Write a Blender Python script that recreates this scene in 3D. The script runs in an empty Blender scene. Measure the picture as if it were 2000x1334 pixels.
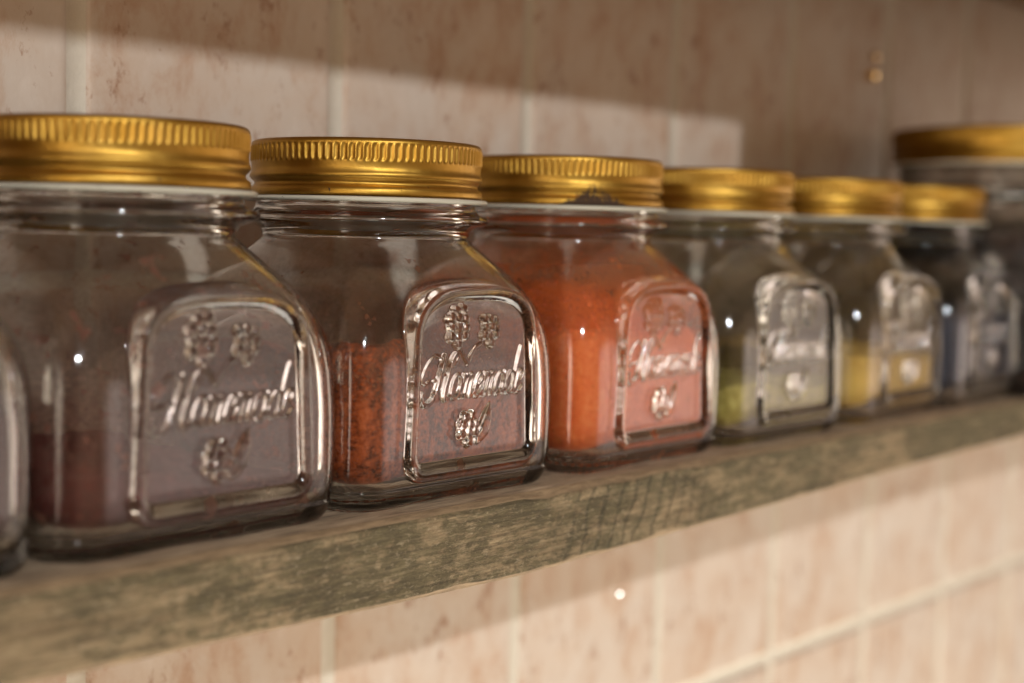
import bpy, math
import numpy as np
from mathutils import Matrix, Vector

S = 0.01                       # the scene is measured in centimetres and built in metres
PI = math.pi
scene = bpy.context.scene
COL = scene.collection
rng = np.random.default_rng(7)

# ------------------------------------------------------------------ camera, world, lamps, exposure
cam_d = bpy.data.cameras.new('camera')
cam = bpy.data.objects.new('camera', cam_d)
COL.objects.link(cam)
yaw, pitch, roll = 0.71528, -0.07746, 0.02299
fw = Vector((math.cos(yaw)*math.cos(pitch), math.sin(yaw)*math.cos(pitch), math.sin(pitch)))
rt = Vector((math.sin(yaw), -math.cos(yaw), 0))
up = rt.cross(fw)
r2 = math.cos(roll)*rt + math.sin(roll)*up
u2 = -math.sin(roll)*rt + math.cos(roll)*up
m = Matrix((r2, u2, -fw)).transposed().to_4x4()
m.translation = Vector((-30.537, -32.491, 7.785))*S
cam.matrix_world = m
cam_d.sensor_width = 36
cam_d.lens = 2850.1/2000*36
cam_d.clip_start = 0.01
cam_d.clip_end = 100
cam_d.dof.use_dof = True
cam_d.dof.focus_distance = 0.412
cam_d.dof.aperture_fstop = 6.2
scene.camera = cam

world = bpy.data.worlds.new('World')
scene.world = world
world.use_nodes = True
nt = world.node_tree
nt.nodes.clear()


def wmath(op, a, b=0.0):
    n = nt.nodes.new('ShaderNodeMath')
    n.operation = op
    for k, v in enumerate((a, b)):
        if isinstance(v, bpy.types.NodeSocket): nt.links.new(v, n.inputs[k])
        else: n.inputs[k].default_value = v
    return n.outputs[0]


def wstep(v, a, b):
    n = nt.nodes.new('ShaderNodeMapRange')
    n.interpolation_type = 'SMOOTHSTEP'
    nt.links.new(v, n.inputs[0])
    if a < b: vals = (a, b, 0, 1)
    else: vals = (b, a, 1, 0)
    for k in range(4): n.inputs[k + 1].default_value = vals[k]
    return n.outputs[0]


def wscale(mask, col):
    n = nt.nodes.new('ShaderNodeMix')
    n.data_type = 'RGBA'
    nt.links.new(mask, n.inputs[0])
    n.inputs[6].default_value = (0, 0, 0, 1)
    n.inputs[7].default_value = (*col, 1)
    return n.outputs[2]


def wadd(a, b):
    n = nt.nodes.new('ShaderNodeMix')
    n.data_type = 'RGBA'; n.blend_type = 'ADD'
    n.inputs[0].default_value = 1
    nt.links.new(a, n.inputs[6]); nt.links.new(b, n.inputs[7])
    return n.outputs[2]


wo = nt.nodes.new('ShaderNodeOutputWorld')
wb = nt.nodes.new('ShaderNodeBackground')
sx = nt.nodes.new('ShaderNodeSeparateXYZ')
nt.links.new(nt.nodes.new('ShaderNodeTexCoord').outputs['Generated'], sx.inputs[0])
dx, dy, dz = sx.outputs
level = wmath('MULTIPLY', wstep(dz, .50, .26), wstep(dz, -.60, -.35))
# the room as the jars see it: dim ceiling, warm floor, a bright side to the front right,
# daylight coming along the wall from both ends
W_UP = (0.160, 0.112, 0.070)
W_DOWN = (0.09, 0.060, 0.034)
W_FRONT = (0.34, 0.225, 0.145)
W_PANEL = (1.35, 1.13, 1.05)
W_RIGHT = (3.8, 3.2, 2.55)
W_LEFT = (7.5, 6.3, 5.0)
m_up = wstep(dz, -.12, .25)
m_dn = wstep(dz, .10, -.45)
m_fr = wmath('MULTIPLY', wmath('MULTIPLY', wstep(dy, -.10, -.42), wstep(dx, -.62, -.30)),
             wmath('MULTIPLY', wstep(dz, .32, .24), wstep(dz, -.65, -.35)))
m_pn = wmath('MULTIPLY', wmath('MULTIPLY', wstep(dx, .40, .58), wstep(dx, .93, .84)),
             wmath('MULTIPLY', wmath('MULTIPLY', wstep(dy, -.25, -.4), wstep(dz, .12, .02)), wstep(dz, -.40, -.22)))
m_rt = wmath('MULTIPLY', wstep(dx, .925, .98), level)
m_lf = wmath('MULTIPLY', wstep(dx, -.86, -.96), level)
tot = wscale(m_up, W_UP)
for mk, cl in ((m_dn, W_DOWN), (m_fr, W_FRONT), (m_pn, W_PANEL), (m_rt, W_RIGHT), (m_lf, W_LEFT)):
    tot = wadd(tot, wscale(mk, cl))
nt.links.new(tot, wb.inputs[0])
wb.inputs[1].default_value = 1.0
nt.links.new(wb.outputs[0], wo.inputs[0])


def area_lamp(name, loc, target, size, size_y, power, color, shape='RECTANGLE', soft=0):
    d = bpy.data.lights.new(name, 'AREA')
    d.shape = shape
    d.size = size
    d.size_y = size_y
    d.energy = power
    d.color = color
    o = bpy.data.objects.new(name, d)
    COL.objects.link(o)
    o.location = loc
    v = Vector(target) - Vector(loc)
    o.rotation_euler = v.to_track_quat('-Z', 'Y').to_euler()
    if soft:
        # fade towards the lamp's rim, as a curtained window does
        d.use_nodes = True
        t = d.node_tree
        em = next(n for n in t.nodes if n.type == 'EMISSION')
        ge = t.nodes.new('ShaderNodeNewGeometry')
        sp = t.nodes.new('ShaderNodeSeparateXYZ')
        t.links.new(ge.outputs['Parametric'], sp.inputs[0])
        fs = []
        for k in (0, 1):
            a = t.nodes.new('ShaderNodeMath'); a.operation = 'SUBTRACT'; a.inputs[1].default_value = .5
            t.links.new(sp.outputs[k], a.inputs[0])
            b = t.nodes.new('ShaderNodeMath'); b.operation = 'ABSOLUTE'
            t.links.new(a.outputs[0], b.inputs[0])
            c = t.nodes.new('ShaderNodeMapRange'); c.interpolation_type = 'SMOOTHSTEP'
            c.inputs[1].default_value = .5; c.inputs[2].default_value = .5 - soft
            c.inputs[3].default_value = 0; c.inputs[4].default_value = 1
            t.links.new(b.outputs[0], c.inputs[0])
            fs.append(c.outputs[0])
        mu = t.nodes.new('ShaderNodeMath'); mu.operation = 'MULTIPLY'
        t.links.new(fs[0], mu.inputs[0]); t.links.new(fs[1], mu.inputs[1])
        t.links.new(mu.outputs[0], em.inputs['Strength'])
    return o


# low evening light from the front left (travels +x, +y, down)
key_dir = Vector((0.60, 1.0, -0.50)).normalized()
key_t = Vector((0.14, 0.0, 0.06))
area_lamp('low_light', key_t - key_dir*3.0, key_t, 0.065, 0.065, 54, (0.96, 1.0, 1.03), 'DISK')
# warm light thrown up by the sunlit worktop below
area_lamp('worktop_bounce', (0.22, -0.25, -0.70), (0.18, 0.04, -0.12), 1.6, 0.34, 14.5, (1.0, 0.95, 0.83), soft=.2)

scene.render.engine = 'CYCLES'
cy = scene.cycles
cy.use_denoising = True
cy.max_bounces = 22
cy.transmission_bounces = 20
cy.glossy_bounces = 8
cy.diffuse_bounces = 4
cy.transparent_max_bounces = 16
cy.caustics_reflective = True
cy.caustics_refractive = True
cy.blur_glossy = 0.6
cy.sample_clamp_indirect = 12.0
cy.sample_clamp_direct = 0
vs = scene.view_settings
vs.view_transform = 'Standard'
vs.look = 'None'
vs.exposure = 0.0
vs.gamma = 1.0
vs.use_curve_mapping = False


# ------------------------------------------------------------------ helpers
def tag(o, label=None, cat=None, group=None, kind=None):
    if label: o['label'] = label
    if cat: o['category'] = cat
    if group: o['group'] = group
    if kind: o['kind'] = kind
    return o


def link(name, me, parent=None):
    o = bpy.data.objects.new(name, me)
    COL.objects.link(o)
    if parent: o.parent = parent
    return o


def mesh_np(name, v, quads, smooth=True, mats=(), midx=None, tris=None):
    """v (n,3) in centimetres, quads (k,4)"""
    me = bpy.data.meshes.new(name)
    v = np.asarray(v, np.float64)*S
    faces = [np.asarray(quads, np.int32).reshape(-1, 4)]
    nq = len(faces[0])
    nt_ = 0 if tris is None else len(tris)
    loops = faces[0].ravel()
    starts = np.arange(nq)*4
    if nt_:
        t = np.asarray(tris, np.int32).reshape(-1, 3)
        starts = np.concatenate([starts, nq*4 + np.arange(nt_)*3])
        loops = np.concatenate([loops, t.ravel()])
    me.vertices.add(len(v))
    me.vertices.foreach_set('co', v.ravel().astype(np.float32))
    me.loops.add(len(loops))
    me.loops.foreach_set('vertex_index', loops.astype(np.int32))
    me.polygons.add(nq + nt_)
    me.polygons.foreach_set('loop_start', starts.astype(np.int32))
    for mt in mats: me.materials.append(mt)
    if midx is not None:
        me.polygons.foreach_set('material_index', np.asarray(midx, np.int32))
    me.update(calc_edges=True)
    me.validate()
    me.polygons.foreach_set('use_smooth', np.full(len(me.polygons), smooth))
    return me


def hash2(i, j, seed):
    h = (i.astype(np.int64)*374761393 + j.astype(np.int64)*668265263 + seed*1442695041) & 0x7fffffff
    h = ((h ^ (h >> 13))*1274126177) & 0x7fffffff
    return ((h ^ (h >> 16)) & 0xffff)/65535.0


def vnoise(x, y, seed=0):
    xi = np.floor(x); yi = np.floor(y)
    fx = x - xi; fy = y - yi
    fx = fx*fx*(3 - 2*fx); fy = fy*fy*(3 - 2*fy)
    a = hash2(xi, yi, seed); b = hash2(xi + 1, yi, seed)
    c = hash2(xi, yi + 1, seed); d = hash2(xi + 1, yi + 1, seed)
    return (a*(1 - fx) + b*fx)*(1 - fy) + (c*(1 - fx) + d*fx)*fy


def fbm(x, y, seed=0, octv=4):
    r = 0; a = .5; t = 0
    for k in range(octv):
        r = r + a*vnoise(x*2**k, y*2**k, seed + k); t += a; a *= .5
    return r/t - .5


class Nodes:
    def __init__(self, name):
        self.m = bpy.data.materials.new(name)
        self.m.use_nodes = True
        self.t = self.m.node_tree
        self.t.nodes.clear()
        self.out = self.t.nodes.new('ShaderNodeOutputMaterial')

    def n(self, typ, ins=None, **kw):
        nd = self.t.nodes.new('ShaderNode' + typ)
        for k, v in kw.items(): setattr(nd, k, v)
        for k, v in (ins or {}).items():
            s = nd.inputs[k]
            if hasattr(v, 'is_linked') or isinstance(v, bpy.types.NodeSocket):
                self.t.links.new(v, s)
            else:
                s.default_value = v
        return nd

    def ramp(self, fac, stops, interp='LINEAR'):
        nd = self.t.nodes.new('ShaderNodeValToRGB')
        nd.color_ramp.interpolation = interp
        e = nd.color_ramp.elements
        while len(e) < len(stops): e.new(0.5)
        for i, (p, c) in enumerate(stops):
            e[i].position = p
            e[i].color = c if len(c) == 4 else (*c, 1)
        self.t.links.new(fac, nd.inputs[0])
        return nd.outputs[0]

    def math(self, op, a, b=0.0, c=0.0, clamp=False):
        nd = self.t.nodes.new('ShaderNodeMath')
        nd.operation = op; nd.use_clamp = clamp
        for i, v in enumerate((a, b, c)):
            if isinstance(v, bpy.types.NodeSocket): self.t.links.new(v, nd.inputs[i])
            else: nd.inputs[i].default_value = v
        return nd.outputs[0]

    def mix(self, fac, a, b, blend='MIX'):
        nd = self.t.nodes.new('ShaderNodeMix')
        nd.data_type = 'RGBA'; nd.blend_type = blend
        for s, v in ((nd.inputs[0], fac), (nd.inputs[6], a), (nd.inputs[7], b)):
            if isinstance(v, bpy.types.NodeSocket): self.t.links.new(v, s)
            else: s.default_value = v if not isinstance(v, tuple) else (*v, 1)[:4]
        return nd.outputs[2]

    def noise(self, vec, scale, detail=4, rough=.55, dist=0.0):
        nd = self.n('TexNoise', {'Vector': vec, 'Scale': scale, 'Detail': detail, 'Roughness': rough, 'Distortion': dist})
        return nd.outputs['Fac']

    def coord(self, which='Object', scale=(1, 1, 1), rot=(0, 0, 0), loc=(0, 0, 0)):
        t = self.n('TexCoord')
        mp = self.n('Mapping', {'Vector': t.outputs[which], 'Scale': scale, 'Rotation': rot, 'Location': loc})
        return mp.outputs[0]

    def bump(self, h, strength, dist):
        return self.n('Bump', {'Height': h, 'Strength': strength, 'Distance': dist}).outputs[0]

    def done(self, shader):
        self.t.links.new(shader, self.out.inputs[0])
        return self.m


# ------------------------------------------------------------------ materials
def mat_glass():
    b = Nodes('clear_glass')
    p = b.n('BsdfPrincipled', {'Base Color': (0.985, 0.992, 0.978, 1), 'Roughness': 0.065, 'IOR': 1.5,
                               'Transmission Weight': 1.0})
    co = b.coord('Object')
    nz = b.noise(co, 90, 2)
    b.t.links.new(b.bump(nz, 0.022, 0.0006), p.inputs['Normal'])
    return b.done(p.outputs[0])


def mat_inner(name, dust, amount, specks, z0, z1):
    """inner wall of the jar: clear glass with a film of spice dust and stuck flakes"""
    b = Nodes(name)
    p = b.n('BsdfPrincipled', {'Base Color': (0.988, 0.992, 0.98, 1), 'Roughness': 0.045, 'IOR': 1.5,
                               'Transmission Weight': 1.0})
    d = b.n('BsdfDiffuse', {'Color': (*dust, 1)})
    t = b.n('BsdfTranslucent', {'Color': (*dust, 1)})
    ds = b.n('MixShader', {0: 0.45, 1: d.outputs[0], 2: t.outputs[0]})
    co = b.coord('Object')
    big = b.noise(co, 35, 5, .6, .4)
    fine = b.noise(co, 700, 2, .6)
    spk = b.noise(co, 170, 4, .6)
    zz = b.n('SeparateXYZ', {0: co}).outputs[2]
    fade = b.n('MapRange', {0: zz, 1: z0*S, 2: z1*S, 3: 1.0, 4: 0.0}).outputs[0]
    film = b.math('MULTIPLY', b.math('SUBTRACT', b.math('MULTIPLY', big, fine), .14, clamp=True), amount*4.0, clamp=True)
    film = b.math('MULTIPLY', film, fade)
    film = b.math('MULTIPLY', film, b.n('MapRange', {0: zz, 1: (z0 - .5)*S, 2: (z0 + .5)*S, 3: .12, 4: 1.0}).outputs[0])
    sp = b.ramp(spk, [(.66 - .06*specks, (0, 0, 0)), (.69 - .06*specks, (1, 1, 1))])
    sp = b.math('MULTIPLY', sp, .75 if specks > 0 else 0.0)
    sp = b.math('MULTIPLY', sp, b.math('GREATER_THAN', big, .47))
    f = b.math('MAXIMUM', film, sp)
    f = b.math('MINIMUM', f, .9)
    mx = b.n('MixShader', {0: f, 1: p.outputs[0], 2: ds.outputs[0]})
    return b.done(mx.outputs[0])


def mat_spice(name, stops, scale, rough=0.9, streak=0.0, bumpd=0.0008):
    b = Nodes(name)
    co = b.coord('Object')
    cs = b.coord('Object', (1, 1, .22))
    n1 = b.noise(co, scale, 6, .72)
    n2 = b.noise(cs, scale*.35, 4, .6)
    n3 = b.noise(co, 45, 3, .5)
    f = b.math('ADD', b.math('MULTIPLY', n1, .62 - streak*.3), b.math('MULTIPLY', n2, .2 + streak*.3))
    f = b.math('ADD', f, b.math('MULTIPLY', n3, .18))
    c = b.ramp(f, stops)
    p = b.n('BsdfPrincipled', {'Base Color': c, 'Roughness': rough, 'Specular IOR Level': .15})
    b.t.links.new(b.bump(n1, .6, bumpd), p.inputs['Normal'])
    return b.done(p.outputs[0])


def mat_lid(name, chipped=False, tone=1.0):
    b = Nodes(name)
    co = b.coord('Object')
    # fine diagonal brushing round the skirt: angle and height sheared together
    sp = b.n('SeparateXYZ', {0: co})
    ang = b.math('ARCTAN2', sp.outputs[1], sp.outputs[0])
    v = b.math('ADD', b.math('MULTIPLY', ang, 3.5), b.math('MULTIPLY', sp.outputs[2], 80.0))
    w = b.math('SUBTRACT', b.math('MULTIPLY', sp.outputs[2], 60.0), b.math('MULTIPLY', ang, 2.0))
    cv = b.n('CombineXYZ', {0: b.math('MULTIPLY', v, 30.0), 1: b.math('MULTIPLY', w, 0.8), 2: 0.0}).outputs[0]
    br = b.noise(cv, 1.0, 4, .7)
    patch = b.noise(co, 120, 4, .6)
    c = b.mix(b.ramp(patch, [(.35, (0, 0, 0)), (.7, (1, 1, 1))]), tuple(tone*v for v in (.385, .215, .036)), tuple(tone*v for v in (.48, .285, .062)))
    c = b.mix(b.math('MULTIPLY', br, .35), c, (.31, .155, .014))
    rg = b.math('ADD', .30, b.math('MULTIPLY', br, .20))
    p = b.n('BsdfPrincipled', {'Base Color': c, 'Metallic': 1.0, 'Roughness': rg})
    dent = b.noise(co, 75, 2, .5)
    b.t.links.new(b.bump(b.math('ADD', b.math('MULTIPLY', br, .12), dent), .35, .0016), p.inputs['Normal'])
    sh = p.outputs[0]
    # dark bare specks, and on the chipped lid ragged flakes missing from the lower edge
    spk = b.noise(co, 620, 2, .5)
    lowz = b.math('LESS_THAN', sp.outputs[2], 0.0905)
    mask = b.math('MULTIPLY', b.math('GREATER_THAN', spk, .735), lowz)
    if chipped:
        ca = b.n('CombineXYZ', {0: b.math('MULTIPLY', ang, 22.0), 1: b.math('MULTIPLY', sp.outputs[2], 150.0), 2: 0.0}).outputs[0]
        rag = b.noise(ca, 1.6, 6, .75)
        d1 = b.math('ABSOLUTE', b.math('ADD', ang, 2.17))
        win = b.n('MapRange', {0: d1, 1: 0.0, 2: .36, 3: 1.0, 4: 0.0}).outputs[0]
        hgt = b.math('MULTIPLY', b.math('MULTIPLY', b.math('SUBTRACT', rag, .34, clamp=True), .033), win)
        m2 = b.math('LESS_THAN', b.math('SUBTRACT', sp.outputs[2], .0862), hgt)
        mask = b.math('MAXIMUM', mask, m2)
    dk = b.n('BsdfPrincipled', {'Base Color': (.050, .030, .020, 1), 'Roughness': .8, 'Specular IOR Level': .1})
    mx = b.n('MixShader', {0: mask, 1: sh, 2: dk.outputs[0]})
    return b.done(mx.outputs[0])


def mat_gasket():
    b = Nodes('cream_rim')
    co = b.coord('Object')
    n = b.noise(co, 420, 3, .5)
    c = b.mix(b.ramp(n, [(.70, (0, 0, 0)), (.73, (1, 1, 1))]), (.50, .475, .385), (.06, .035, .025))
    p = b.n('BsdfPrincipled', {'Base Color': c, 'Roughness': .35})
    return b.done(p.outputs[0])


def mat_tile():
    b = Nodes('glazed_tile')
    co = b.coord('Object')
    cs = b.coord('Object', (1, 1, .55), (0, .5, 0))
    big = b.noise(co, 18, 5, .65, .2)
    mid = b.noise(cs, 62, 6, .7, .25)
    fine = b.noise(co, 320, 3, .6)
    streak = b.noise(b.coord('Object', (1.25, 1, .75), (0, .6, 0)), 95, 7, .74, .15)
    c = b.mix(b.ramp(big, [(.35, (0, 0, 0)), (.68, (1, 1, 1))]), (.52, .445, .375), (.505, .39, .30))
    c = b.mix(b.ramp(mid, [(.48, (0, 0, 0)), (.68, (.75, .75, .75))]), c, (.40, .245, .155))
    c = b.mix(b.ramp(mid, [(.28, (.6, .6, .6)), (.44, (0, 0, 0))]), c, (.60, .525, .455))
    st = b.math('MULTIPLY', b.ramp(streak, [(.57, (0, 0, 0)), (.665, (1, 1, 1))]), .78)
    c = b.mix(st, c, (.27, .135, .075))
    c = b.mix(b.ramp(fine, [(.68, (0, 0, 0)), (.76, (.5, .5, .5))]), c, (.30, .16, .10))
    p = b.n('BsdfPrincipled', {'Base Color': c, 'Roughness': .42, 'Specular IOR Level': .16,
                               'Coat Weight': .0, 'Coat Roughness': .12})
    b.t.links.new(b.bump(b.noise(co, 26, 4, .6), .35, .002), p.inputs['Normal'])
    return b.done(p.outputs[0])


def mat_grout():
    b = Nodes('tile_grout')
    co = b.coord('Object')
    n = b.noise(co, 240, 5, .7)
    c = b.mix(n, (.49, .435, .35), (.60, .545, .455))
    p = b.n('BsdfPrincipled', {'Base Color': c, 'Roughness': .85})
    b.t.links.new(b.bump(n, .5, .001), p.inputs['Normal'])
    return b.done(p.outputs[0])


def mat_wood(name, face):
    """weathered shelf board; face='front' carries the olive lichen patches and saw marks"""
    b = Nodes(name)
    cg = b.coord('Object', (1, 6, 6))
    cf = b.coord('Object', (1, 16, 16))
    co = b.coord('Object')
    g1 = b.noise(cg, 26, 6, .65, .5)
    g2 = b.noise(cf, 55, 6, .7, .3)
    fib = b.noise(b.coord('Object', (1, 3.2, 3.2), (0, .12, 0)), 330, 5, .75, .8)
    if face == 'front':
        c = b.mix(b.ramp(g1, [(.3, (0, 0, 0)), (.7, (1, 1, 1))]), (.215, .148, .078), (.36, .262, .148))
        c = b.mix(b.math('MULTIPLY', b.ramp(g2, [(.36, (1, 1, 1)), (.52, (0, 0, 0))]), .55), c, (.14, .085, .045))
        blk = b.noise(b.coord('Object', (.62, 1, 1.35)), 88, 9, .76, .35)
        brk = b.noise(b.coord('Object', (.7, 1, 2.0)), 330, 6, .8, .5)
        cov = b.noise(co, 9, 3, .5)
        l = b.math('ADD', b.math('MULTIPLY', blk, .68), b.math('MULTIPLY', brk, .32))
        l = b.math('ADD', l, b.math('MULTIPLY', b.math('SUBTRACT', cov, .5), .22))
        lm = b.ramp(l, [(.44, (0, 0, 0)), (.525, (1, 1, 1))])
        lc = b.mix(b.ramp(brk, [(.4, (0, 0, 0)), (.62, (1, 1, 1))]), (.038, .032, .016), (.130, .103, .050))
        c = b.mix(b.math('MULTIPLY', lm, .86), c, lc)
        green = b.ramp(b.noise(co, 30, 4, .6), [(.45, (0, 0, 0)), (.65, (1, 1, 1))])
        c = b.mix(b.math('MULTIPLY', green, .22), c, (.20, .165, .085))
        # slanting saw marks on one stretch of the board
        sp = b.n('SeparateXYZ', {0: co})
        sv = b.math('SUBTRACT', sp.outputs[0], b.math('MULTIPLY', sp.outputs[2], .38))
        sv = b.math('ADD', sv, b.math('MULTIPLY', b.noise(co, 45, 3), .013))
        wv = b.math('SINE', b.math('MULTIPLY', sv, 2*PI/.0072))
        wv = b.ramp(b.math('ADD', b.math('MULTIPLY', wv, .5), .5), [(.80, (0, 0, 0)), (.97, (1, 1, 1))])
        win = b.math('MULTIPLY',
                     b.n('MapRange', {0: sp.outputs[0], 1: .022, 2: .050, 3: 0.0, 4: 1.0}).outputs[0],
                     b.n('MapRange', {0: sp.outputs[0], 1: .085, 2: .135, 3: 1.0, 4: 0.0}).outputs[0])
        saw = b.math('MULTIPLY', b.math('MULTIPLY', wv, win), b.ramp(brk, [(.36, (0, 0, 0)), (.5, (1, 1, 1))]))
        c = b.mix(b.math('MULTIPLY', saw, .48), c, (.050, .046, .026))
        line = b.noise(b.coord('Object', (.55, 14, 14)), 62, 5, .7, .15)
        c = b.mix(b.math('MULTIPLY', b.ramp(line, [(.36, (1, 1, 1)), (.50, (0, 0, 0))]), .6), c, (.055, .042, .024))
        c = b.mix(b.math('MULTIPLY', b.ramp(line, [(.54, (0, 0, 0)), (.68, (1, 1, 1))]), .35), c, (.38, .285, .17))
        c = b.mix(b.math('MULTIPLY', b.ramp(fib, [(.56, (0, 0, 0)), (.68, (1, 1, 1))]), .55), c, (.46, .36, .235))
        h = b.math('ADD', b.math('MULTIPLY', fib, .8), b.math('MULTIPLY', g2, .8))
        h = b.math('SUBTRACT', h, b.math('MULTIPLY', saw, .7))
        bd = .0011
    else:
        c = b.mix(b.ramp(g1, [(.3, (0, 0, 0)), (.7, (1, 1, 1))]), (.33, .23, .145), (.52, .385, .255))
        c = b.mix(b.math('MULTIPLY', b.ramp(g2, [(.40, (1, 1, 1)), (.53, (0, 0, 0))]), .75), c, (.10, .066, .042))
        red = b.ramp(b.noise(co, 20, 3), [(.5, (0, 0, 0)), (.68, (1, 1, 1))])
        c = b.mix(b.math('MULTIPLY', red, .4), c, (.33, .17, .09))
        h = b.math('ADD', b.math('MULTIPLY', g2, 1.0), b.math('MULTIPLY', fib, .5))
        bd = .0008
    p = b.n('BsdfPrincipled', {'Base Color': c, 'Roughness': .82, 'Specular IOR Level': .25})
    b.t.links.new(b.bump(h, .8, bd), p.inputs['Normal'])
    return b.done(p.outputs[0])


def mat_edge():
    b = Nodes('bare_wood_edge')
    n = b.noise(b.coord('Object', (1, 5, 5)), 130, 5, .7)
    c = b.mix(b.ramp(n, [(.35, (0, 0, 0)), (.65, (1, 1, 1))]), (.17, .110, .058), (.33, .225, .125))
    p = b.n('BsdfPrincipled', {'Base Color': c, 'Roughness': .8})
    b.t.links.new(b.bump(n, .7, .001), p.inputs['Normal'])
    return b.done(p.outputs[0])


GLASS = mat_glass()
GOLD = mat_lid('gold_lacquer')
GOLD_CHIP = mat_lid('gold_lacquer_chipped', True)
GOLD_SHADED = mat_lid('shaded_gold_lacquer', False, .6)  # gold with the rear lid's shade put into the colour
CREAM = mat_gasket()
TILE, GROUT = mat_tile(), mat_grout()
WOOD_F, WOOD_T, WOOD_E = mat_wood('weathered_front', 'front'), mat_wood('weathered_top', 'top'), mat_edge()

# ------------------------------------------------------------------ tiled wall
YW, G0, TS, ZT = 5.92, -6.16, 10.25, -14.2


def tile_wall():
    prof = [0, .33, .38, .45, .55, .7]
    dep = {0: .11, .33: .10, .38: .05, .45: .02, .55: .006, .7: 0.0}

    def axis(start, step, lo, hi, sub):
        a = []
        k0 = math.floor((lo - start)/step)
        k1 = math.ceil((hi - start)/step)
        for k in range(k0, k1 + 1):
            g = start + k*step
            for p_ in prof[::-1]: a.append((g - p_, p_))
            for p_ in prof[1:]: a.append((g + p_, p_))
            for s_ in range(1, sub): a.append((g + .7 + (step - 1.4)*s_/sub, 1.0))
        return a
    ax = axis(G0, TS, -62, 128, 4)
    az = axis(ZT, 20.0, -42, 50, 6)
    X = np.array([q[0] for q in ax]); DX = np.array([q[1] for q in ax])
    Z = np.array([q[0] for q in az]); DZ = np.array([q[1] for q in az])
    fx = np.vectorize(lambda d: dep.get(round(float(d), 2), 0.0))
    px, pz = fx(DX), fx(DZ)
    D = np.maximum(px[None, :], pz[:, None])
    XX, ZZ = np.meshgrid(X, Z)
    # every tile sits a hair out of true
    ti = np.floor((XX - G0)/TS); tj = np.floor((ZZ - ZT)/20)
    off = (hash2(ti, tj, 3) - .5)*.06*(D < .1)
    YY = YW + D + off
    v = np.stack([XX, YY, ZZ], -1).reshape(-1, 3)
    nx, nz = len(X), len(Z)
    i = np.arange(nx - 1); j = np.arange(nz - 1)
    I, J = np.meshgrid(i, j)
    a = J*nx + I
    q = np.stack([a, a + 1, a + 1 + nx, a + nx], -1).reshape(-1, 4)
    gx = (DX[:-1] <= .33) & (DX[1:] <= .33)
    gz = (DZ[:-1] <= .33) & (DZ[1:] <= .33)
    mi = (gx[None, :] | gz[:, None]).astype(np.int32).ravel()
    me = mesh_np('tiled_wall', v, q, True, (TILE, GROUT), mi)
    tag(link('wall', me), kind='structure')


tile_wall()


# ------------------------------------------------------------------ shelves
def board(name, x0, x1, y0, y1, ztop, zbot_f, seed, step=.3):
    """one plank; y0 front edge, y1 at the wall; zbot_f(x) gives the wavy lower edge"""
    X = np.arange(x0, x1 + step*.5, step)
    # cross-section: back bottom -> front bottom -> front top -> back top
    nf, ntp = 16, 30
    sec = []
    for k in range(6): sec.append((y1 + (y0 + .22 - y1)*k/5, 'b', 0))
    sec += [(y0 + .12, 'e0', .03), (y0 + .04, 'e0', .12)]
    for k in range(nf + 1): sec.append((y0, 'f', k/nf))
    sec += [(y0 + .05, 'e1', .10), (y0 + .14, 'e1', .03)]
    for k in range(ntp + 1): sec.append((y0 + .3 + (y1 - y0 - .3)*k/ntp, 't', 0))
    n = len(sec)
    V = np.zeros((len(X), n, 3)); kind = []
    bow = .10*fbm(X*.05, X*0, seed, 2)
    nick = np.clip(fbm(X*.35, X*0 + 9, seed + 5, 4) - .06, 0, 1)*.9
    nickb = np.clip(fbm(X*.45, X*0 + 4, seed + 8, 4) - .06, 0, 1)*.6
    for k, (y, kd, t) in enumerate(sec):
        zb = zbot_f(X)
        if kd == 'b': z = zb + 0*X; yy = y + 0*X
        elif kd == 'e0': z = zb + t + nickb*.4; yy = y - bow*0 + nickb*.25
        elif kd == 'f':
            zl = zb + .15 + nickb*.5; zh = ztop - .13 - nick*.5
            z = zl + (zh - zl)*t
            yy = y + .05*fbm(X*.8, z*3, seed + 2, 4) + .03*fbm(X*3, z*6, seed + 3, 3)
        elif kd == 'e1': z = ztop - t - nick*.45; yy = y + nick*.25
        else: z = ztop + .02*fbm(X*.3, X*0 + y*2.5, seed + 6, 4) - .01; yy = y + 0*X
        V[:, k, 0] = X; V[:, k, 1] = yy; V[:, k, 2] = z
        kind.append(kd)
    nx = len(X)
    I, K = np.meshgrid(np.arange(nx - 1), np.arange(n - 1), indexing='ij')
    a = I*n + K
    q = np.stack([a, a + 1, a + 1 + n, a + n], -1).reshape(-1, 4)[:, ::-1]
    mk = []
    for k in range(n - 1):
        s = kind[k] + kind[k + 1]
        mk.append(0 if s == 'ff' else (1 if set(s) <= set('tb') else 2))
    mi = np.tile(np.array(mk), nx - 1)
    e0 = np.arange(n); e1 = (nx - 1)*n + np.arange(n)
    # end caps as fans
    v = V.reshape(-1, 3)
    c0 = len(v); v = np.vstack([v, V[0].mean(0), V[-1].mean(0)])
    tr = [(e0[k], e0[(k + 1) % n], c0) for k in range(n)] + [(e1[(k + 1) % n], e1[k], c0 + 1) for k in range(n)]
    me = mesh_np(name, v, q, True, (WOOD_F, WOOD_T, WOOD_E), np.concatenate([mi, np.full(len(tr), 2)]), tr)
    return me


xs_b = np.array([-70, -15, -11.8, -8.2, -3.9, 1.3, 7.1, 15.7, 27.1, 39.3, 110.])
zs_b = np.array([-2.1, -2.14, -2.2, -2.26, -2.38, -2.48, -2.38, -2.2, -1.95, -1.8, -1.8])


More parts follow.
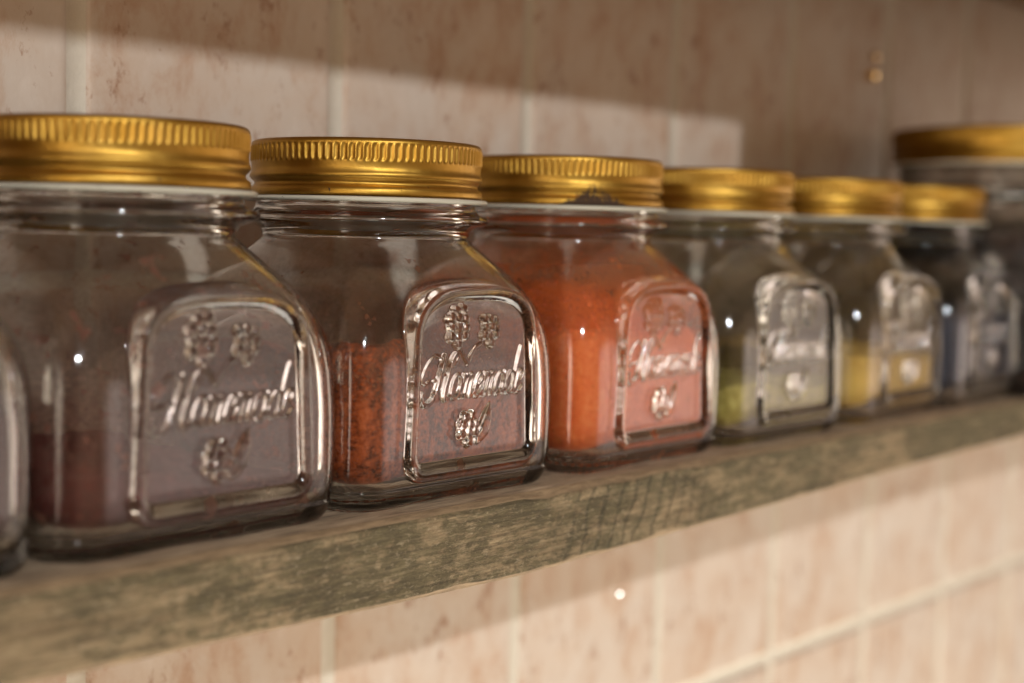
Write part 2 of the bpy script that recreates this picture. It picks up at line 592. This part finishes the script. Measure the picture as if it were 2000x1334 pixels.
def zbot(x):
    r = np.interp(x, xs_b, zs_b)
    for _ in range(3): r = np.convolve(np.pad(r, 4, 'edge'), np.ones(9)/9, 'valid')
    return r + .03*fbm(x*1.2, x*0, 31, 4)


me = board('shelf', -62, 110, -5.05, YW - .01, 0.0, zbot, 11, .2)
tag(link('shelf', me), 'weathered wooden plank shelf with olive lichen stains along its front, beneath the jars', 'shelf')

up_root = bpy.data.objects.new('upper_shelf', None)
COL.objects.link(up_root)
up_root.location = (0, 0, .2275)
tag(up_root, 'dark edge of a second plank shelf above the jars at the top corner', 'shelf')
me = board('plank', -82, 110, -15.3, YW - .01, 2.2, lambda x: 0*x + .02*fbm(x*.9, x*0, 5, 2), 23, .8)
link('plank', me, up_root)
me = board('shadow_board', 16.3, 110, -16.4, -15.32, 2.2, lambda x: -3.35 + 0*x, 29, .8)  # unseen board added to cast the right-hand shadow edge on the wall
link('shadow_board', me, up_root)


# ------------------------------------------------------------------ jar shape
A, RC = 4.40, 1.12                       # half width and corner radius of the square body
RN = 3.10                                # neck radius
ZLB, ZLT = 8.62, 10.26                   # lid skirt bottom, lid top


def rsq(theta, a, rc):
    """polar radius of a rounded square"""
    t = np.abs((theta + PI/4) % (PI/2) - PI/4)           # angle from the nearest face normal
    c, s = np.cos(t), np.sin(t)
    flat = a/c
    y_at = flat*s
    b = a - rc
    # ray meets the corner circle centred (b, b)
    bd = b*c + b*s
    disc = np.maximum(bd*bd - (2*b*b - rc*rc), 0)
    circ = bd + np.sqrt(disc)
    return np.where(y_at <= b, flat, circ)


SH_Z = np.array([0.00, .04, .12, .25, .45, .75, 1.2, 2.0, 2.9, 4.16, 5.14, 5.88, 6.33, 6.94, 7.25, 7.43])
SH_T = np.array([.60, .72, .80, .865, .925, .965, .985, .995, 1.0, .967, .876, .69, .50, .215, .07, .0])


def tblend(z):
    z = np.asarray(z, float)
    # monotone smooth interpolation through the measured silhouette
    zz = np.linspace(0, 7.43, 400)
    tt = np.interp(zz, SH_Z, SH_T)
    k = np.ones(13)/13
    low = zz < .6
    ts = tt
    for w_ in (43, 31, 21):
        ts = np.convolve(np.pad(ts, w_//2, 'edge'), np.ones(w_)/w_, 'valid')
    hi = np.clip((zz - 6.3)/.8, 0, 1)               # keep the crease under the neck
    ts = ts*(1 - hi) + np.convolve(np.pad(tt, 6, 'edge'), k, 'valid')*hi
    tt = np.where(low, tt, ts)
    return np.interp(z, zz, tt)


def r_outer(theta, z):
    t = tblend(z)
    body = RN + (rsq(theta, A, RC) - RN)*t
    # below the waist the body only draws in a little at the foot
    foot = rsq(theta, A, RC) - (1 - t)*1.6
    return np.where(z < 2.9, foot, body)


def neck_r(z):
    zs = [7.43, 7.55, 7.70, 7.80, 7.88, 7.98, 8.08, 8.16, 8.25, 8.45, 9.6, 9.75, 9.80]
    rs = [3.10, 3.12, 3.22, 3.48, 3.68, 3.75, 3.68, 3.46, 3.34, 3.30, 3.30, 3.24, 3.12]
    return np.interp(z, zs, rs)


TH = .27                                 # glass thickness
ZIB = .36                                # inside floor


def r_inner(theta, z):
    z = np.asarray(z, float)
    t = tblend(np.maximum(z, 2.9))
    sq = rsq(theta, A - TH, RC - .1)
    base = (RN - .3) + (sq - (RN - .3))*t
    # rounded inside floor
    k = np.clip((z - ZIB)/1.15, 0, 1)
    base = base - (1 - np.sqrt(1 - (1 - k)**2))*1.2
    return np.where(z > 7.43, RN - .3, base)


# relief of the front panel, heights in centimetres over the panel plane
def seg_dist(P, poly, rad=None):
    """distance of points P (n,2) to a polyline; with rad: returns max over capsules of the bulge height"""
    best = np.full(len(P), 1e9); hb = np.zeros(len(P))
    for k in range(len(poly) - 1):
        a = poly[k]; d = poly[k + 1] - a
        L = (d*d).sum()
        t = np.clip(((P - a)@d)/(L + 1e-12), 0, 1)
        dd = np.hypot(P[:, 0] - a[0] - t*d[0], P[:, 1] - a[1] - t*d[1])
        if rad is not None:
            r = rad[k] + (rad[k + 1] - rad[k])*t
            hb = np.maximum(hb, np.sqrt(np.maximum(r*r - dd*dd, 0)))
        best = np.minimum(best, dd)
    return best, hb


def spline(pts, n=10, closed=False):
    p = np.array(pts, float)
    if closed: p = np.vstack([p[-1], p, p[0], p[1]])
    else: p = np.vstack([2*p[0] - p[1], p, 2*p[-1] - p[-2]])
    o = []
    for k in range(1, len(p) - 2):
        for t in np.arange(n)/n:
            a, b, c, d = p[k - 1], p[k], p[k + 1], p[k + 2]
            o.append(.5*((2*b) + (c - a)*t + (2*a - 5*b + 4*c - d)*t*t + (3*b - a - 3*c + d)*t**3))
    o.append(p[-2])
    return np.array(o)


def panel_outline():
    """arched panel outline (ring centre line)"""
    pts = []
    pc, hw0, hw1, vb, vs, vt = .2, 2.56, 2.42, .98, 4.55, 6.0
    for a in np.linspace(PI*1.5, PI, 24): pts.append((pc - hw0 + .5 + .5*math.cos(a), vb + .5 + .5*math.sin(a)))
    for a in np.linspace(PI, 0, 180):
        c, s = math.cos(a), math.sin(a)
        pts.append((pc + hw1*math.copysign(abs(c)**.62, c), vs + (vt - vs)*abs(s)**.80))
    for a in np.linspace(0, -PI/2, 24): pts.append((pc + hw0 - .5 + .5*math.cos(a), vb + .5 + .5*math.sin(a)))
    pts.append(pts[0])
    return np.array(pts)


OUTL = panel_outline()


def inside(P, poly):
    c = np.zeros(len(P), bool)
    for k in range(len(poly) - 1):
        (x0, y0), (x1, y1) = poly[k], poly[k + 1]
        cond = ((y0 > P[:, 1]) != (y1 > P[:, 1]))
        xx = x0 + (P[:, 1] - y0)*(x1 - x0)/((y1 - y0) if y1 != y0 else 1e-9)
        c ^= cond & (P[:, 0] < xx)
    return c


def letters():
    """'Homemade' in a sloping script, drawn as pen strokes"""
    strokes = []
    sl = .28

    def add(pts, x, w=1.0, n=7):
        p = np.array(pts, float)
        strokes.append((spline([(x + a + sl*b, b) for a, b in p], n), w))
    # capital H with its swashes
    add([(.95, 1.25), (.80, 1.72), (.38, 1.85), (.0, 1.45), (-.12, .95), (.10, .70), (.35, .82)], -.2, .8)
    add([(.98, 1.85), (.92, 1.2), (.86, .5), (.70, .02), (.36, -.16), (.05, .05), (.05, .3)], -.2, 1.25)
    add([(.98, 1.85), (.80, 1.72)], -.2, .9)
    add([(1.62, 1.45), (1.80, 1.75), (1.62, 1.88), (1.46, 1.6), (1.42, 1.0), (1.38, .3), (1.50, .0), (1.72, .12)], -.2, 1.25)
    add([(.60, .82), (.95, .92), (1.25, 1.05), (1.50, .92)], -.2, .8)
    x = 1.62

    def o_(x):
        t = np.linspace(0, 2*PI, 14)
        add([(.27 + .27*math.sin(a), .5 + .5*math.cos(a)) for a in t], x, 1.0, 4)
        add([(.40, .98), (.62, .80)], x, .7)
        return x + .64

    def m_(x):
        add([(.0, .98), (.02, .5), (.0, .02)], x, 1.15)
        add([(.0, .55), (.14, .92), (.27, .92), (.29, .5), (.27, .02)], x, 1.1)
        add([(.27, .55), (.42, .92), (.56, .92), (.57, .4), (.60, .06), (.74, .10), (.84, .3)], x, 1.1)
        return x + .86

    def e_(x):
        add([(-.02, .40), (.20, .50), (.36, .70), (.28, .96), (.10, .90), (.0, .5), (.08, .08), (.28, .02), (.46, .25)], x, 1.05, 6)
        return x + .50

    def a_(x, tall=False):
        t = np.linspace(.6, 2*PI + .3, 12)
        add([(.24 + .24*math.sin(a), .48 + .48*math.cos(a)) for a in t], x, 1.0, 4)
        if tall:
            add([(.62, 1.95), (.54, 2.02), (.50, 1.6), (.48, .8), (.48, .2), (.60, .04), (.72, .25)], x, 1.1)
        else:
            add([(.50, .98), (.48, .4), (.54, .05), (.70, .25)], x, 1.1)
        return x + .70
    x = o_(x); x = m_(x); x = e_(x); x = m_(x); x = a_(x); x = a_(x, True); x = e_(x)
    return strokes, x


STROKES, TXT_W = letters()


def berries(cx, cz, rx, rz, r, seed):
    g = np.random.default_rng(seed)
    out = []
    row = 0
    z = cz - rz
    while z <= cz + rz + .01:
        w = rx*math.sqrt(max(0, 1 - ((z - cz)/(rz + .05))**2))
        n = max(1, int(round(2*w/(r*1.55))))
        for k in range(n):
            x = cx + (k - (n - 1)/2)*r*1.6 + (.0 if row % 2 else .04)
            out.append((x + g.uniform(-.02, .02), z + g.uniform(-.03, .03), r*g.uniform(.9, 1.15)))
        z += r*1.42; row += 1
    return out


def relief(P):
    """P (n,2) -> emboss height, ring height"""
    h = np.zeros(len(P))
    sc = .665
    x0 = -1.92
    for poly, w in STROKES:
        q = np.stack([x0 + poly[:, 0]*sc*.98, 2.98 + poly[:, 1]*sc], -1)
        lo, hi = q.min(0) - .2, q.max(0) + .2
        s = (P[:, 0] > lo[0]) & (P[:, 0] < hi[0]) & (P[:, 1] > lo[1]) & (P[:, 1] < hi[1])
        if s.any():
            r = (.070 if w > 1.2 else .056)*w
            d, hb = seg_dist(P[s], q, np.full(len(q), r))
            h[s] = np.maximum(h[s], hb*1.5)
    bs = berries(-.60, 5.05, .46, .56, .175, 1) + berries(.78, 4.92, .36, .42, .155, 2) + berries(-.10, 2.12, .36, .40, .17, 3)
    for (bx, bz, r) in bs:
        d2 = (P[:, 0] - bx)**2 + (P[:, 1] - bz)**2
        h = np.maximum(h, np.sqrt(np.maximum(r*r - d2, 0))*1.05)
    for pts, rad in (([(-.55, 4.45), (-.35, 4.25), (-.12, 3.98)], [.05, .06, .10]),
                     ([(.45, 4.5), (.22, 4.4), (.02, 4.18), (-.12, 3.98)], [.05, .06, .07, .10]),
                     ([(.36, 1.78), (.55, 2.0), (.72, 2.35), (.86, 2.72)], [.19, .26, .21, .06])):
        q = spline(pts, 8)
        rr = np.interp(np.linspace(0, 1, len(q)), np.linspace(0, 1, len(rad)), rad)
        d, hb = seg_dist(P, q, rr)
        h = np.maximum(h, hb*.75)
    return h


def build_jar_mesh():
    # columns: dense across the front face (angle -90 deg), sparse elsewhere
    nf = 280
    xf = np.linspace(-3.14, 3.26, nf)
    th_f = np.arctan2(-A, xf)                       # -135+ .. -45
    th_f = np.where(th_f > 0, th_f - 2*PI, th_f)
    rest = np.linspace(th_f[-1], th_f[0] + 2*PI, 132)[1:-1]
    theta = np.concatenate([th_f, rest])
    nc = len(theta)
    # rows up the outside
    zo = np.concatenate([[.04, .12, .2, .3, .4, .5], np.arange(.56, 6.62, .0225), np.arange(6.66, 7.43, .06)])
    zn = np.array([7.43, 7.50, 7.57, 7.64, 7.70, 7.75, 7.80, 7.84, 7.88, 7.93, 7.98, 8.03, 8.08, 8.12, 8.16, 8.22, 8.3, 8.45, 8.9, 9.5, 9.66, 9.75, 9.80])
    rows = []
    Rb = rsq(theta, A, RC)
    for f, z in ((.0, .02), (.45, .02), (.70, .01), (.80, .0), (.86, .0)):
        r = (Rb - .64)*f/.86
        rows.append((r, np.full(nc, z)))
    for z in zo: rows.append((r_outer(theta, np.full(nc, z)), np.full(nc, z)))
    n_out0 = 5; n_out1 = 5 + len(zo)
    for z in zn: rows.append((np.full(nc, float(neck_r(z))), np.full(nc, z)))
    k_rim = len(rows)
    for r_, z in ((3.0, 9.82), (2.88, 9.76), (2.80, 9.6)): rows.append((np.full(nc, r_), np.full(nc, z)))
    zi = np.concatenate([np.arange(9.0, 7.5, -.3), np.arange(7.43, 1.9, -.12), np.arange(1.85, ZIB, -.07), [ZIB + .015]])
    for z in zi: rows.append((r_inner(theta, np.full(nc, z)), np.full(nc, z)))
    rb = r_inner(theta, np.full(nc, ZIB + .015))
    for f in (.94, .8, .5, .0): rows.append((rb*f, np.full(nc, ZIB - (.0 if f > .9 else .03))))
    Rr = np.array([q[0] for q in rows]); Zr = np.array([q[1] for q in rows])
    X = Rr*np.cos(theta)[None, :]; Y = Rr*np.sin(theta)[None, :]
    nr = len(rows)
    # slight waviness of pressed glass
    # --- front panel on the outside rows
    sub = slice(n_out0, n_out1)
    xs, zs, ys = X[sub, :nf], Zr[sub, :nf], Y[sub, :nf]
    P = np.stack([xs.ravel(), zs.ravel()], -1)
    d = np.full(len(P), 1e9)
    for c in range(0, len(P), 20000):
        d[c:c + 20000] = seg_dist(P[c:c + 20000], OUTL)[0]
    ins = inside(P, OUTL)
    sd = np.where(ins, d, -d)                      # positive inside
    emb = relief(P)
    ring = .175*np.maximum(1 - (np.abs(sd)/.27)**2, 0)**1.05
    plane = A + np.where(sd > 0, -.01, 0) + ring + emb*np.clip((sd - .1)/.1, 0, 1)
    # outside the ring fall back to the body over a short fillet
    w = np.clip((sd + .34)/.22, 0, 1); w = w*w*(3 - 2*w)
    yb = -ys.ravel()
    yn = yb + np.maximum(plane - yb, -.05)*w
    Y[sub, :nf] = -yn.reshape(ys.shape)
    V = np.stack([X, Y, Zr], -1).reshape(-1, 3)
    I, J = np.meshgrid(np.arange(nr - 1), np.arange(nc), indexing='ij')
    a = I*nc + J; b_ = I*nc + (J + 1) % nc
    q = np.stack([a, b_, b_ + nc, a + nc], -1)
    inner = I >= k_rim
    # vertex normals of the whole so that body and panel can be separate meshes without a seam
    fv = V[q.reshape(-1, 4)]
    fn = np.cross(fv[:, 2] - fv[:, 0], fv[:, 3] - fv[:, 1])
    N = np.zeros_like(V)
    for k in range(4): np.add.at(N, q.reshape(-1, 4)[:, k], fn)
    N /= np.linalg.norm(N, axis=1, keepdims=True) + 1e-12
    # panel faces: outside rows, front columns, within the outline and its fillet
    keep = (sd > -.36).reshape(n_out1 - n_out0, nf)
    pf = np.zeros((nr - 1, nc), bool)
    kk = keep[:-1, :-1] & keep[1:, :-1] & keep[:-1, 1:] & keep[1:, 1:]
    pf[n_out0:n_out1 - 1, :nf - 1] = kk
    return V, q, inner, pf, N


def submesh(name, V, N, q, mats, midx=None):
    used = np.unique(q)
    mp = np.full(len(V), -1); mp[used] = np.arange(len(used))
    me = mesh_np(name, V[used], mp[q], True, mats, midx)
    nn = N[used]
    me.normals_split_custom_set_from_vertices([tuple(x) for x in nn])
    return me


V, Q, INN, PF, NRM = build_jar_mesh()
body_sel = ~PF
ME_BODY = submesh('glass_body', V, NRM, Q[body_sel], (GLASS, GLASS), INN[body_sel].astype(np.int32))
ME_PANEL = submesh('embossed_panel', V, NRM, Q[PF], (GLASS,))


# ------------------------------------------------------------------ lid
def lathe_mod(prof, nc, fn, mats, name, inner=0):
    """prof list of (r, z, knurl weight)"""
    th = np.arange(nc)*2*PI/nc
    rows = []
    for r, z, k in prof:
        rr = r + k*fn(th)
        rows.append(np.stack([rr*np.cos(th), rr*np.sin(th), np.full(nc, z)], -1))
    V = np.array(rows); nr = len(rows)
    I, J = np.meshgrid(np.arange(nr - 1), np.arange(nc), indexing='ij')
    a = I*nc + J; b_ = I*nc + (J + 1) % nc
    q = np.stack([a, b_, b_ + nc, a + nc], -1).reshape(-1, 4)
    midx = None if inner == 0 else (I < inner).astype(np.int32).ravel()
    return mesh_np(name, V.reshape(-1, 3), q, True, mats, midx)


def ribs(n):
    def f(th):
        s = .5 + .5*np.cos(th*n)
        return s**1.6 - .5
    return f


def lid_profile(R, zb, zt):
    h = zt - zb
    z = lambda f: zb + h*f
    p = [(R - .16, z(.02), 0), (R - .06, z(.0), 0), (R - .01, z(.015), 0), (R, z(.05), 0), (R - .005, z(.10), 0),
         (R - .02, z(.14), 0), (R - .10, z(.175), 0), (R - .15, z(.215), 0), (R - .145, z(.25), 0), (R - .05, z(.305), 0),
         (R - .01, z(.335), 0), (R - .005, z(.37), 0), (R - .025, z(.405), 0), (R - .055, z(.43), 0), (R - .06, z(.50), 0), (R - .055, z(.57), 0)]
    for f in (.60, .62, .64, .67, .72, .77, .82, .86, .885, .905):
        k = .0
        if .62 <= f <= .89: k = .050*min(1, (f - .60)/.04, (.90 - f)/.03)
        p.append((R - .045, z(f), max(k, 0)))
    p += [(R - .045, z(.925), 0), (R - .055, z(.945), 0), (R - .085, z(.968), 0), (R - .14, z(.988), 0), (R - .20, z(.996), 0), (R - .28, z(1.0), 0),
          (R - .36, z(.99), 0), (R - .42, z(.97), 0), (R - .55, z(.965), 0), (R*.5, z(.965), 0), (R*.25, z(.965), 0), (0.0, z(.965), 0)]
    # inner skin
    return [(0.0, z(.90), 0), (R - .3, z(.90), 0), (R - .22, z(.85), 0)] + p


ME_LID = lathe_mod(lid_profile(3.5, ZLB, ZLT), 1000, ribs(100), (GOLD, CREAM), 'lid', 2)


def ring_profile(R, z, ra, rz, n=14):
    return [(R + ra*math.cos(a), z + rz*math.sin(a), 0) for a in np.linspace(0, -2*PI, n + 1)[::-1]]


ME_RIM = lathe_mod(ring_profile(3.57, ZLB - .085, .10, .075), 160, lambda t: 0*t, (CREAM,), 'liner_rim')


# ------------------------------------------------------------------ spice
def spice_mesh(level, slope, rough, seed, mat, name):
    """a heap lying against the inside of the glass; level + slope.(x, y) gives its surface"""
    nc, nz, nrad = 160, 40, 40
    th = np.arange(nc)*2*PI/nc
    ux, uy = np.cos(th), np.sin(th)

    def surf(x, y):
        z = level + slope[0]*x + slope[1]*y
        z = z + rough*(fbm(x*.45 + 20, y*.45 + 20, seed, 3)*2.2 + fbm(x*1.7 + 20, y*1.7 + 20, seed + 4, 4)*.7 + fbm(x*7 + 20, y*7 + 20, seed + 7, 3)*.18)
        return np.clip(z, ZIB + .12, 7.0)
    pr = 3.9
    hw = surf(ux*pr, uy*pr)
    e = -.015
    rows = []
    rb = r_inner(th, np.full(nc, ZIB + .03))
    for f in (0.0, .4, .8): rows.append(np.stack([rb*f*ux, rb*f*uy, np.full(nc, ZIB - .02)], -1))
    for k in range(nz + 1):
        t = (k/nz)**1.3
        z = ZIB + .02 + (hw - ZIB - .02)*t
        r = r_inner(th, z) + e
        rows.append(np.stack([r*ux, r*uy, z], -1))
    r_top = r_inner(th, hw) + e
    for k in range(1, nrad + 1):
        f = 1 - k/nrad
        x, y = r_top*f*ux, r_top*f*uy
        z = surf(x, y)
        w = max(0, 1 - k/3)
        z = z*(1 - w) + hw*w
        rows.append(np.stack([x, y, z], -1))
    V = np.array(rows); nr = len(rows)
    I, J = np.meshgrid(np.arange(nr - 1), np.arange(nc), indexing='ij')
    a = I*nc + J; b_ = I*nc + (J + 1) % nc
    q = np.stack([a, b_, b_ + nc, a + nc], -1).reshape(-1, 4)
    return mesh_np(name, V.reshape(-1, 3), q, True, (mat,))


# ------------------------------------------------------------------ the row of jars
JARS = [
    # x, rot, label, level, slope, rough, stops, noise scale, streak, dust colour, film, specks, spice name, spice label
    (-17.72, 0.0, 'glass spice jar cut off by the photo edge, nearest the camera in the row',
     3.6, (.02, .0), .5, [(.3, (.030, .010, .008)), (.7, (.085, .028, .02))], 420, .2, (.12, .05, .035), .25, .5,
     'dark brown spice inside the cut-off jar nearest the camera'),
    (-8.89, 0.012, 'square glass jar low on dark maroon spice, with a gold lid, nearest fully shown jar',
     1.70, (-.20, .05), .5, [(.3, (.032, .006, .006)), (.52, (.085, .015, .013)), (.75, (.19, .042, .032))], 420, .3, (.40, .18, .125), .6, 1.15,
     'dark maroon ground spice lying low in the nearest fully shown jar'),
    (0.0, 0.0, 'sharply focused square glass jar holding coarse reddish brown spice under a clean gold lid',
     3.75, (-.33, .10), .7, [(.35, (.018, .008, .006)), (.45, (.12, .026, .009)), (.53, (.33, .066, .016)), (.66, (.56, .145, .040))], 640, .35, (.36, .15, .075), .75, .6,
     'coarse reddish brown ground spice in the sharply focused jar'),
    (9.41, 0.02, 'square glass jar of bright orange powder, its gold lid chipped at the lower edge',
     5.25, (-.12, .06), .8, [(.32, (.56, .095, .026)), (.5, (.80, .175, .046)), (.68, (.88, .29, .090))], 520, .15, (.80, .24, .075), 2.6, .8,
     'bright orange powder filling most of the jar with the chipped lid'),
    (18.30, -0.015, 'square glass jar with a shallow layer of yellow green herbs',
     2.2, (-.04, .02), .5, [(.34, (.12, .095, .022)), (.5, (.44, .35, .085)), (.68, (.70, .58, .20))], 330, .1, (.20, .16, .07), .25, .3,
     'yellow green dried herbs in a shallow layer'),
    (27.65, 0.03, 'square glass jar of mustard yellow powder, second from the far end of the small jars',
     2.9, (-.03, .04), .5, [(.3, (.60, .36, .075)), (.7, (.80, .54, .15))], 300, .1, (.42, .26, .09), .45, .3,
     'mustard yellow powder in the second jar from the far end'),
    (36.39, 0.02, 'square glass jar of blue black seeds at the far end of the small jars',
     4.4, (0, 0), .35, [(.3, (.012, .014, .022)), (.6, (.045, .052, .075)), (.8, (.12, .13, .16))], 420, .0, (.06, .06, .07), .1, .3,
     'blue black seeds in the farthest small jar'),
]
for i, (x, rot, lab, lev, slp, rgh, stops, nsc, strk, dcol, film, spk, slab) in enumerate(JARS):
    root = bpy.data.objects.new('spice_jar', None)
    COL.objects.link(root)
    root.location = (x*S, -.0005 if i == 0 else 0, -.0003)
    root.rotation_euler = (0, 0, rot)
    tag(root, lab, 'jar', 'square glass spice jars in a row on the shelf')
    gb = link('glass_body', ME_BODY, root)
    gb.material_slots[1].link = 'OBJECT'
    gb.material_slots[1].material = mat_inner('dusty_inner_glass', dcol, film, spk, lev - .5, 8.2)
    link('embossed_panel', ME_PANEL, root)
    ld = link('lid', ME_LID, root)
    ld.rotation_euler = (0, 0, rng.uniform(0, 6.28) if i != 3 else 0)
    if i == 3:
        ld.material_slots[0].link = 'OBJECT'
        ld.material_slots[0].material = GOLD_CHIP
        ld['label'] = 'gold lid with dark chips along its lower edge'
    link('liner_rim', ME_RIM, ld)
    sm = mat_spice('ground_spice', stops, nsc, .92, strk)
    so = link('ground_spice', spice_mesh(lev, slp, rgh, 50 + i*9, sm, 'ground_spice'))
    so.location = root.location
    so.rotation_euler = root.rotation_euler
    tag(so, slab, 'spice', 'ground spices inside the jars')


# ------------------------------------------------------------------ the big storage jar behind the far end
def big_jar(cx, cy):
    root = bpy.data.objects.new('storage_jar', None)
    COL.objects.link(root)
    root.location = (cx*S, cy*S, .0002)
    tag(root, 'tall wide glass storage jar with a gold lid, behind the far end of the row', 'jar')
    out = [(0, .2), (4, .2), (4.9, .05), (5.4, .0), (5.9, .1), (6.3, .5), (6.4, 1.0), (6.4, 6.5), (6.3, 7.3), (5.95, 8.2), (5.5, 8.9), (5.3, 9.4),
           (5.28, 9.8), (5.5, 10.0), (5.6, 10.2), (5.5, 10.4), (5.3, 10.6), (5.3, 12.4), (5.2, 12.55), (5.0, 12.55), (4.95, 12.4), (4.95, 9.4),
           (5.2, 8.8), (5.65, 8.1), (6.0, 7.2), (6.1, 6.4), (6.1, 1.2), (5.9, .8), (5.4, .6), (0, .6)]
    me = lathe_mod([(r, z, 0) for r, z in out], 120, lambda t: 0*t, (GLASS, mat_inner('dimmed_storage_glass', (.16, .12, .085), 1.6, .3, 3.0, 20.0)), 'glass_body')  # inner film added to dim the bright neck, shade put into its colour
    me.polygons.foreach_set('material_index', np.repeat((np.arange(len(out) - 1) >= 20).astype(np.int32), 120))
    link('glass_body', me, root)
    ml = lathe_mod(lid_profile(5.75, 11.6, 13.4), 600, ribs(120), (GOLD_SHADED, CREAM), 'lid', 2)
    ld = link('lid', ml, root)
    mr_ = lathe_mod(ring_profile(5.72, 11.55, .06, .06), 120, lambda t: 0*t, (CREAM,), 'liner_rim')
    link('liner_rim', mr_, ld)
    b = Nodes('coffee_beans')
    co = b.coord('Object')
    vn = b.n('TexVoronoi', {'Vector': co, 'Scale': 130.0})
    c = b.ramp(vn.outputs['Distance'], [(.0, (.060, .024, .014)), (.6, (.012, .006, .004))])
    p = b.n('BsdfPrincipled', {'Base Color': c, 'Roughness': .5})
    b.t.links.new(b.bump(vn.outputs['Distance'], .8, .003), p.inputs['Normal'])
    bm = b.done(p.outputs[0])
    con = [(0, .58), (5.4, .59), (5.92, .8), (6.112, 1.2), (6.112, 6.4), (6.012, 7.2), (5.662, 8.1), (5.3, 8.55), (4.0, 8.75), (0, 8.85)]
    so = link('dark_beans', lathe_mod([(r, z, 0) for r, z in con], 120, lambda t: 0*t, (bm,), 'dark_beans'))
    so.location = root.location
    tag(so, 'dark brown beans inside the tall storage jar', 'beans')


big_jar(44.9, -1.0)


# ------------------------------------------------------------------ small facets added on the tiles, turned to flash as glints
def speck(x, z, r, target_dir, tint, rough, label):
    import bmesh
    bm = bmesh.new()
    bmesh.ops.create_icosphere(bm, subdivisions=1, radius=r*S)
    bm.faces.ensure_lookup_table()
    n = bm.faces[0].normal.copy() if bm.faces[0].normal.length else Vector((0, 0, 1))
    bm.normal_update()
    n = bm.faces[0].normal.copy()
    q = n.rotation_difference(Vector(target_dir).normalized())
    bm.transform(q.to_matrix().to_4x4())
    me = bpy.data.meshes.new('glint_facet')
    bm.to_mesh(me); bm.free()
    b = Nodes('glint')
    p = b.n('BsdfPrincipled', {'Base Color': (*tint, 1), 'Metallic': 1.0, 'Roughness': rough})
    me.materials.append(b.done(p.outputs[0]))
    o = link('glint_facet', me)
    o.location = (x*S, (YW - .05)*S, z*S)
    tag(o, label, 'glitter speck')


speck(21.35, -8.45, .12, (-1.25, -1.364, .637), (.9, .86, .80), .30, 'added white glint speck on the pale tiles below the shelf')
speck(43.06, 16.55, .36, (.10, -.61, -.09), (.85, .55, .18), .18, 'added golden glint speck on the dark tiles above the far jars, lower of two')
speck(43.3, 17.6, .28, (.10, -.61, -.20), (.60, .38, .14), .25, 'added faint golden glint speck on the dark tiles, just over the brighter one')
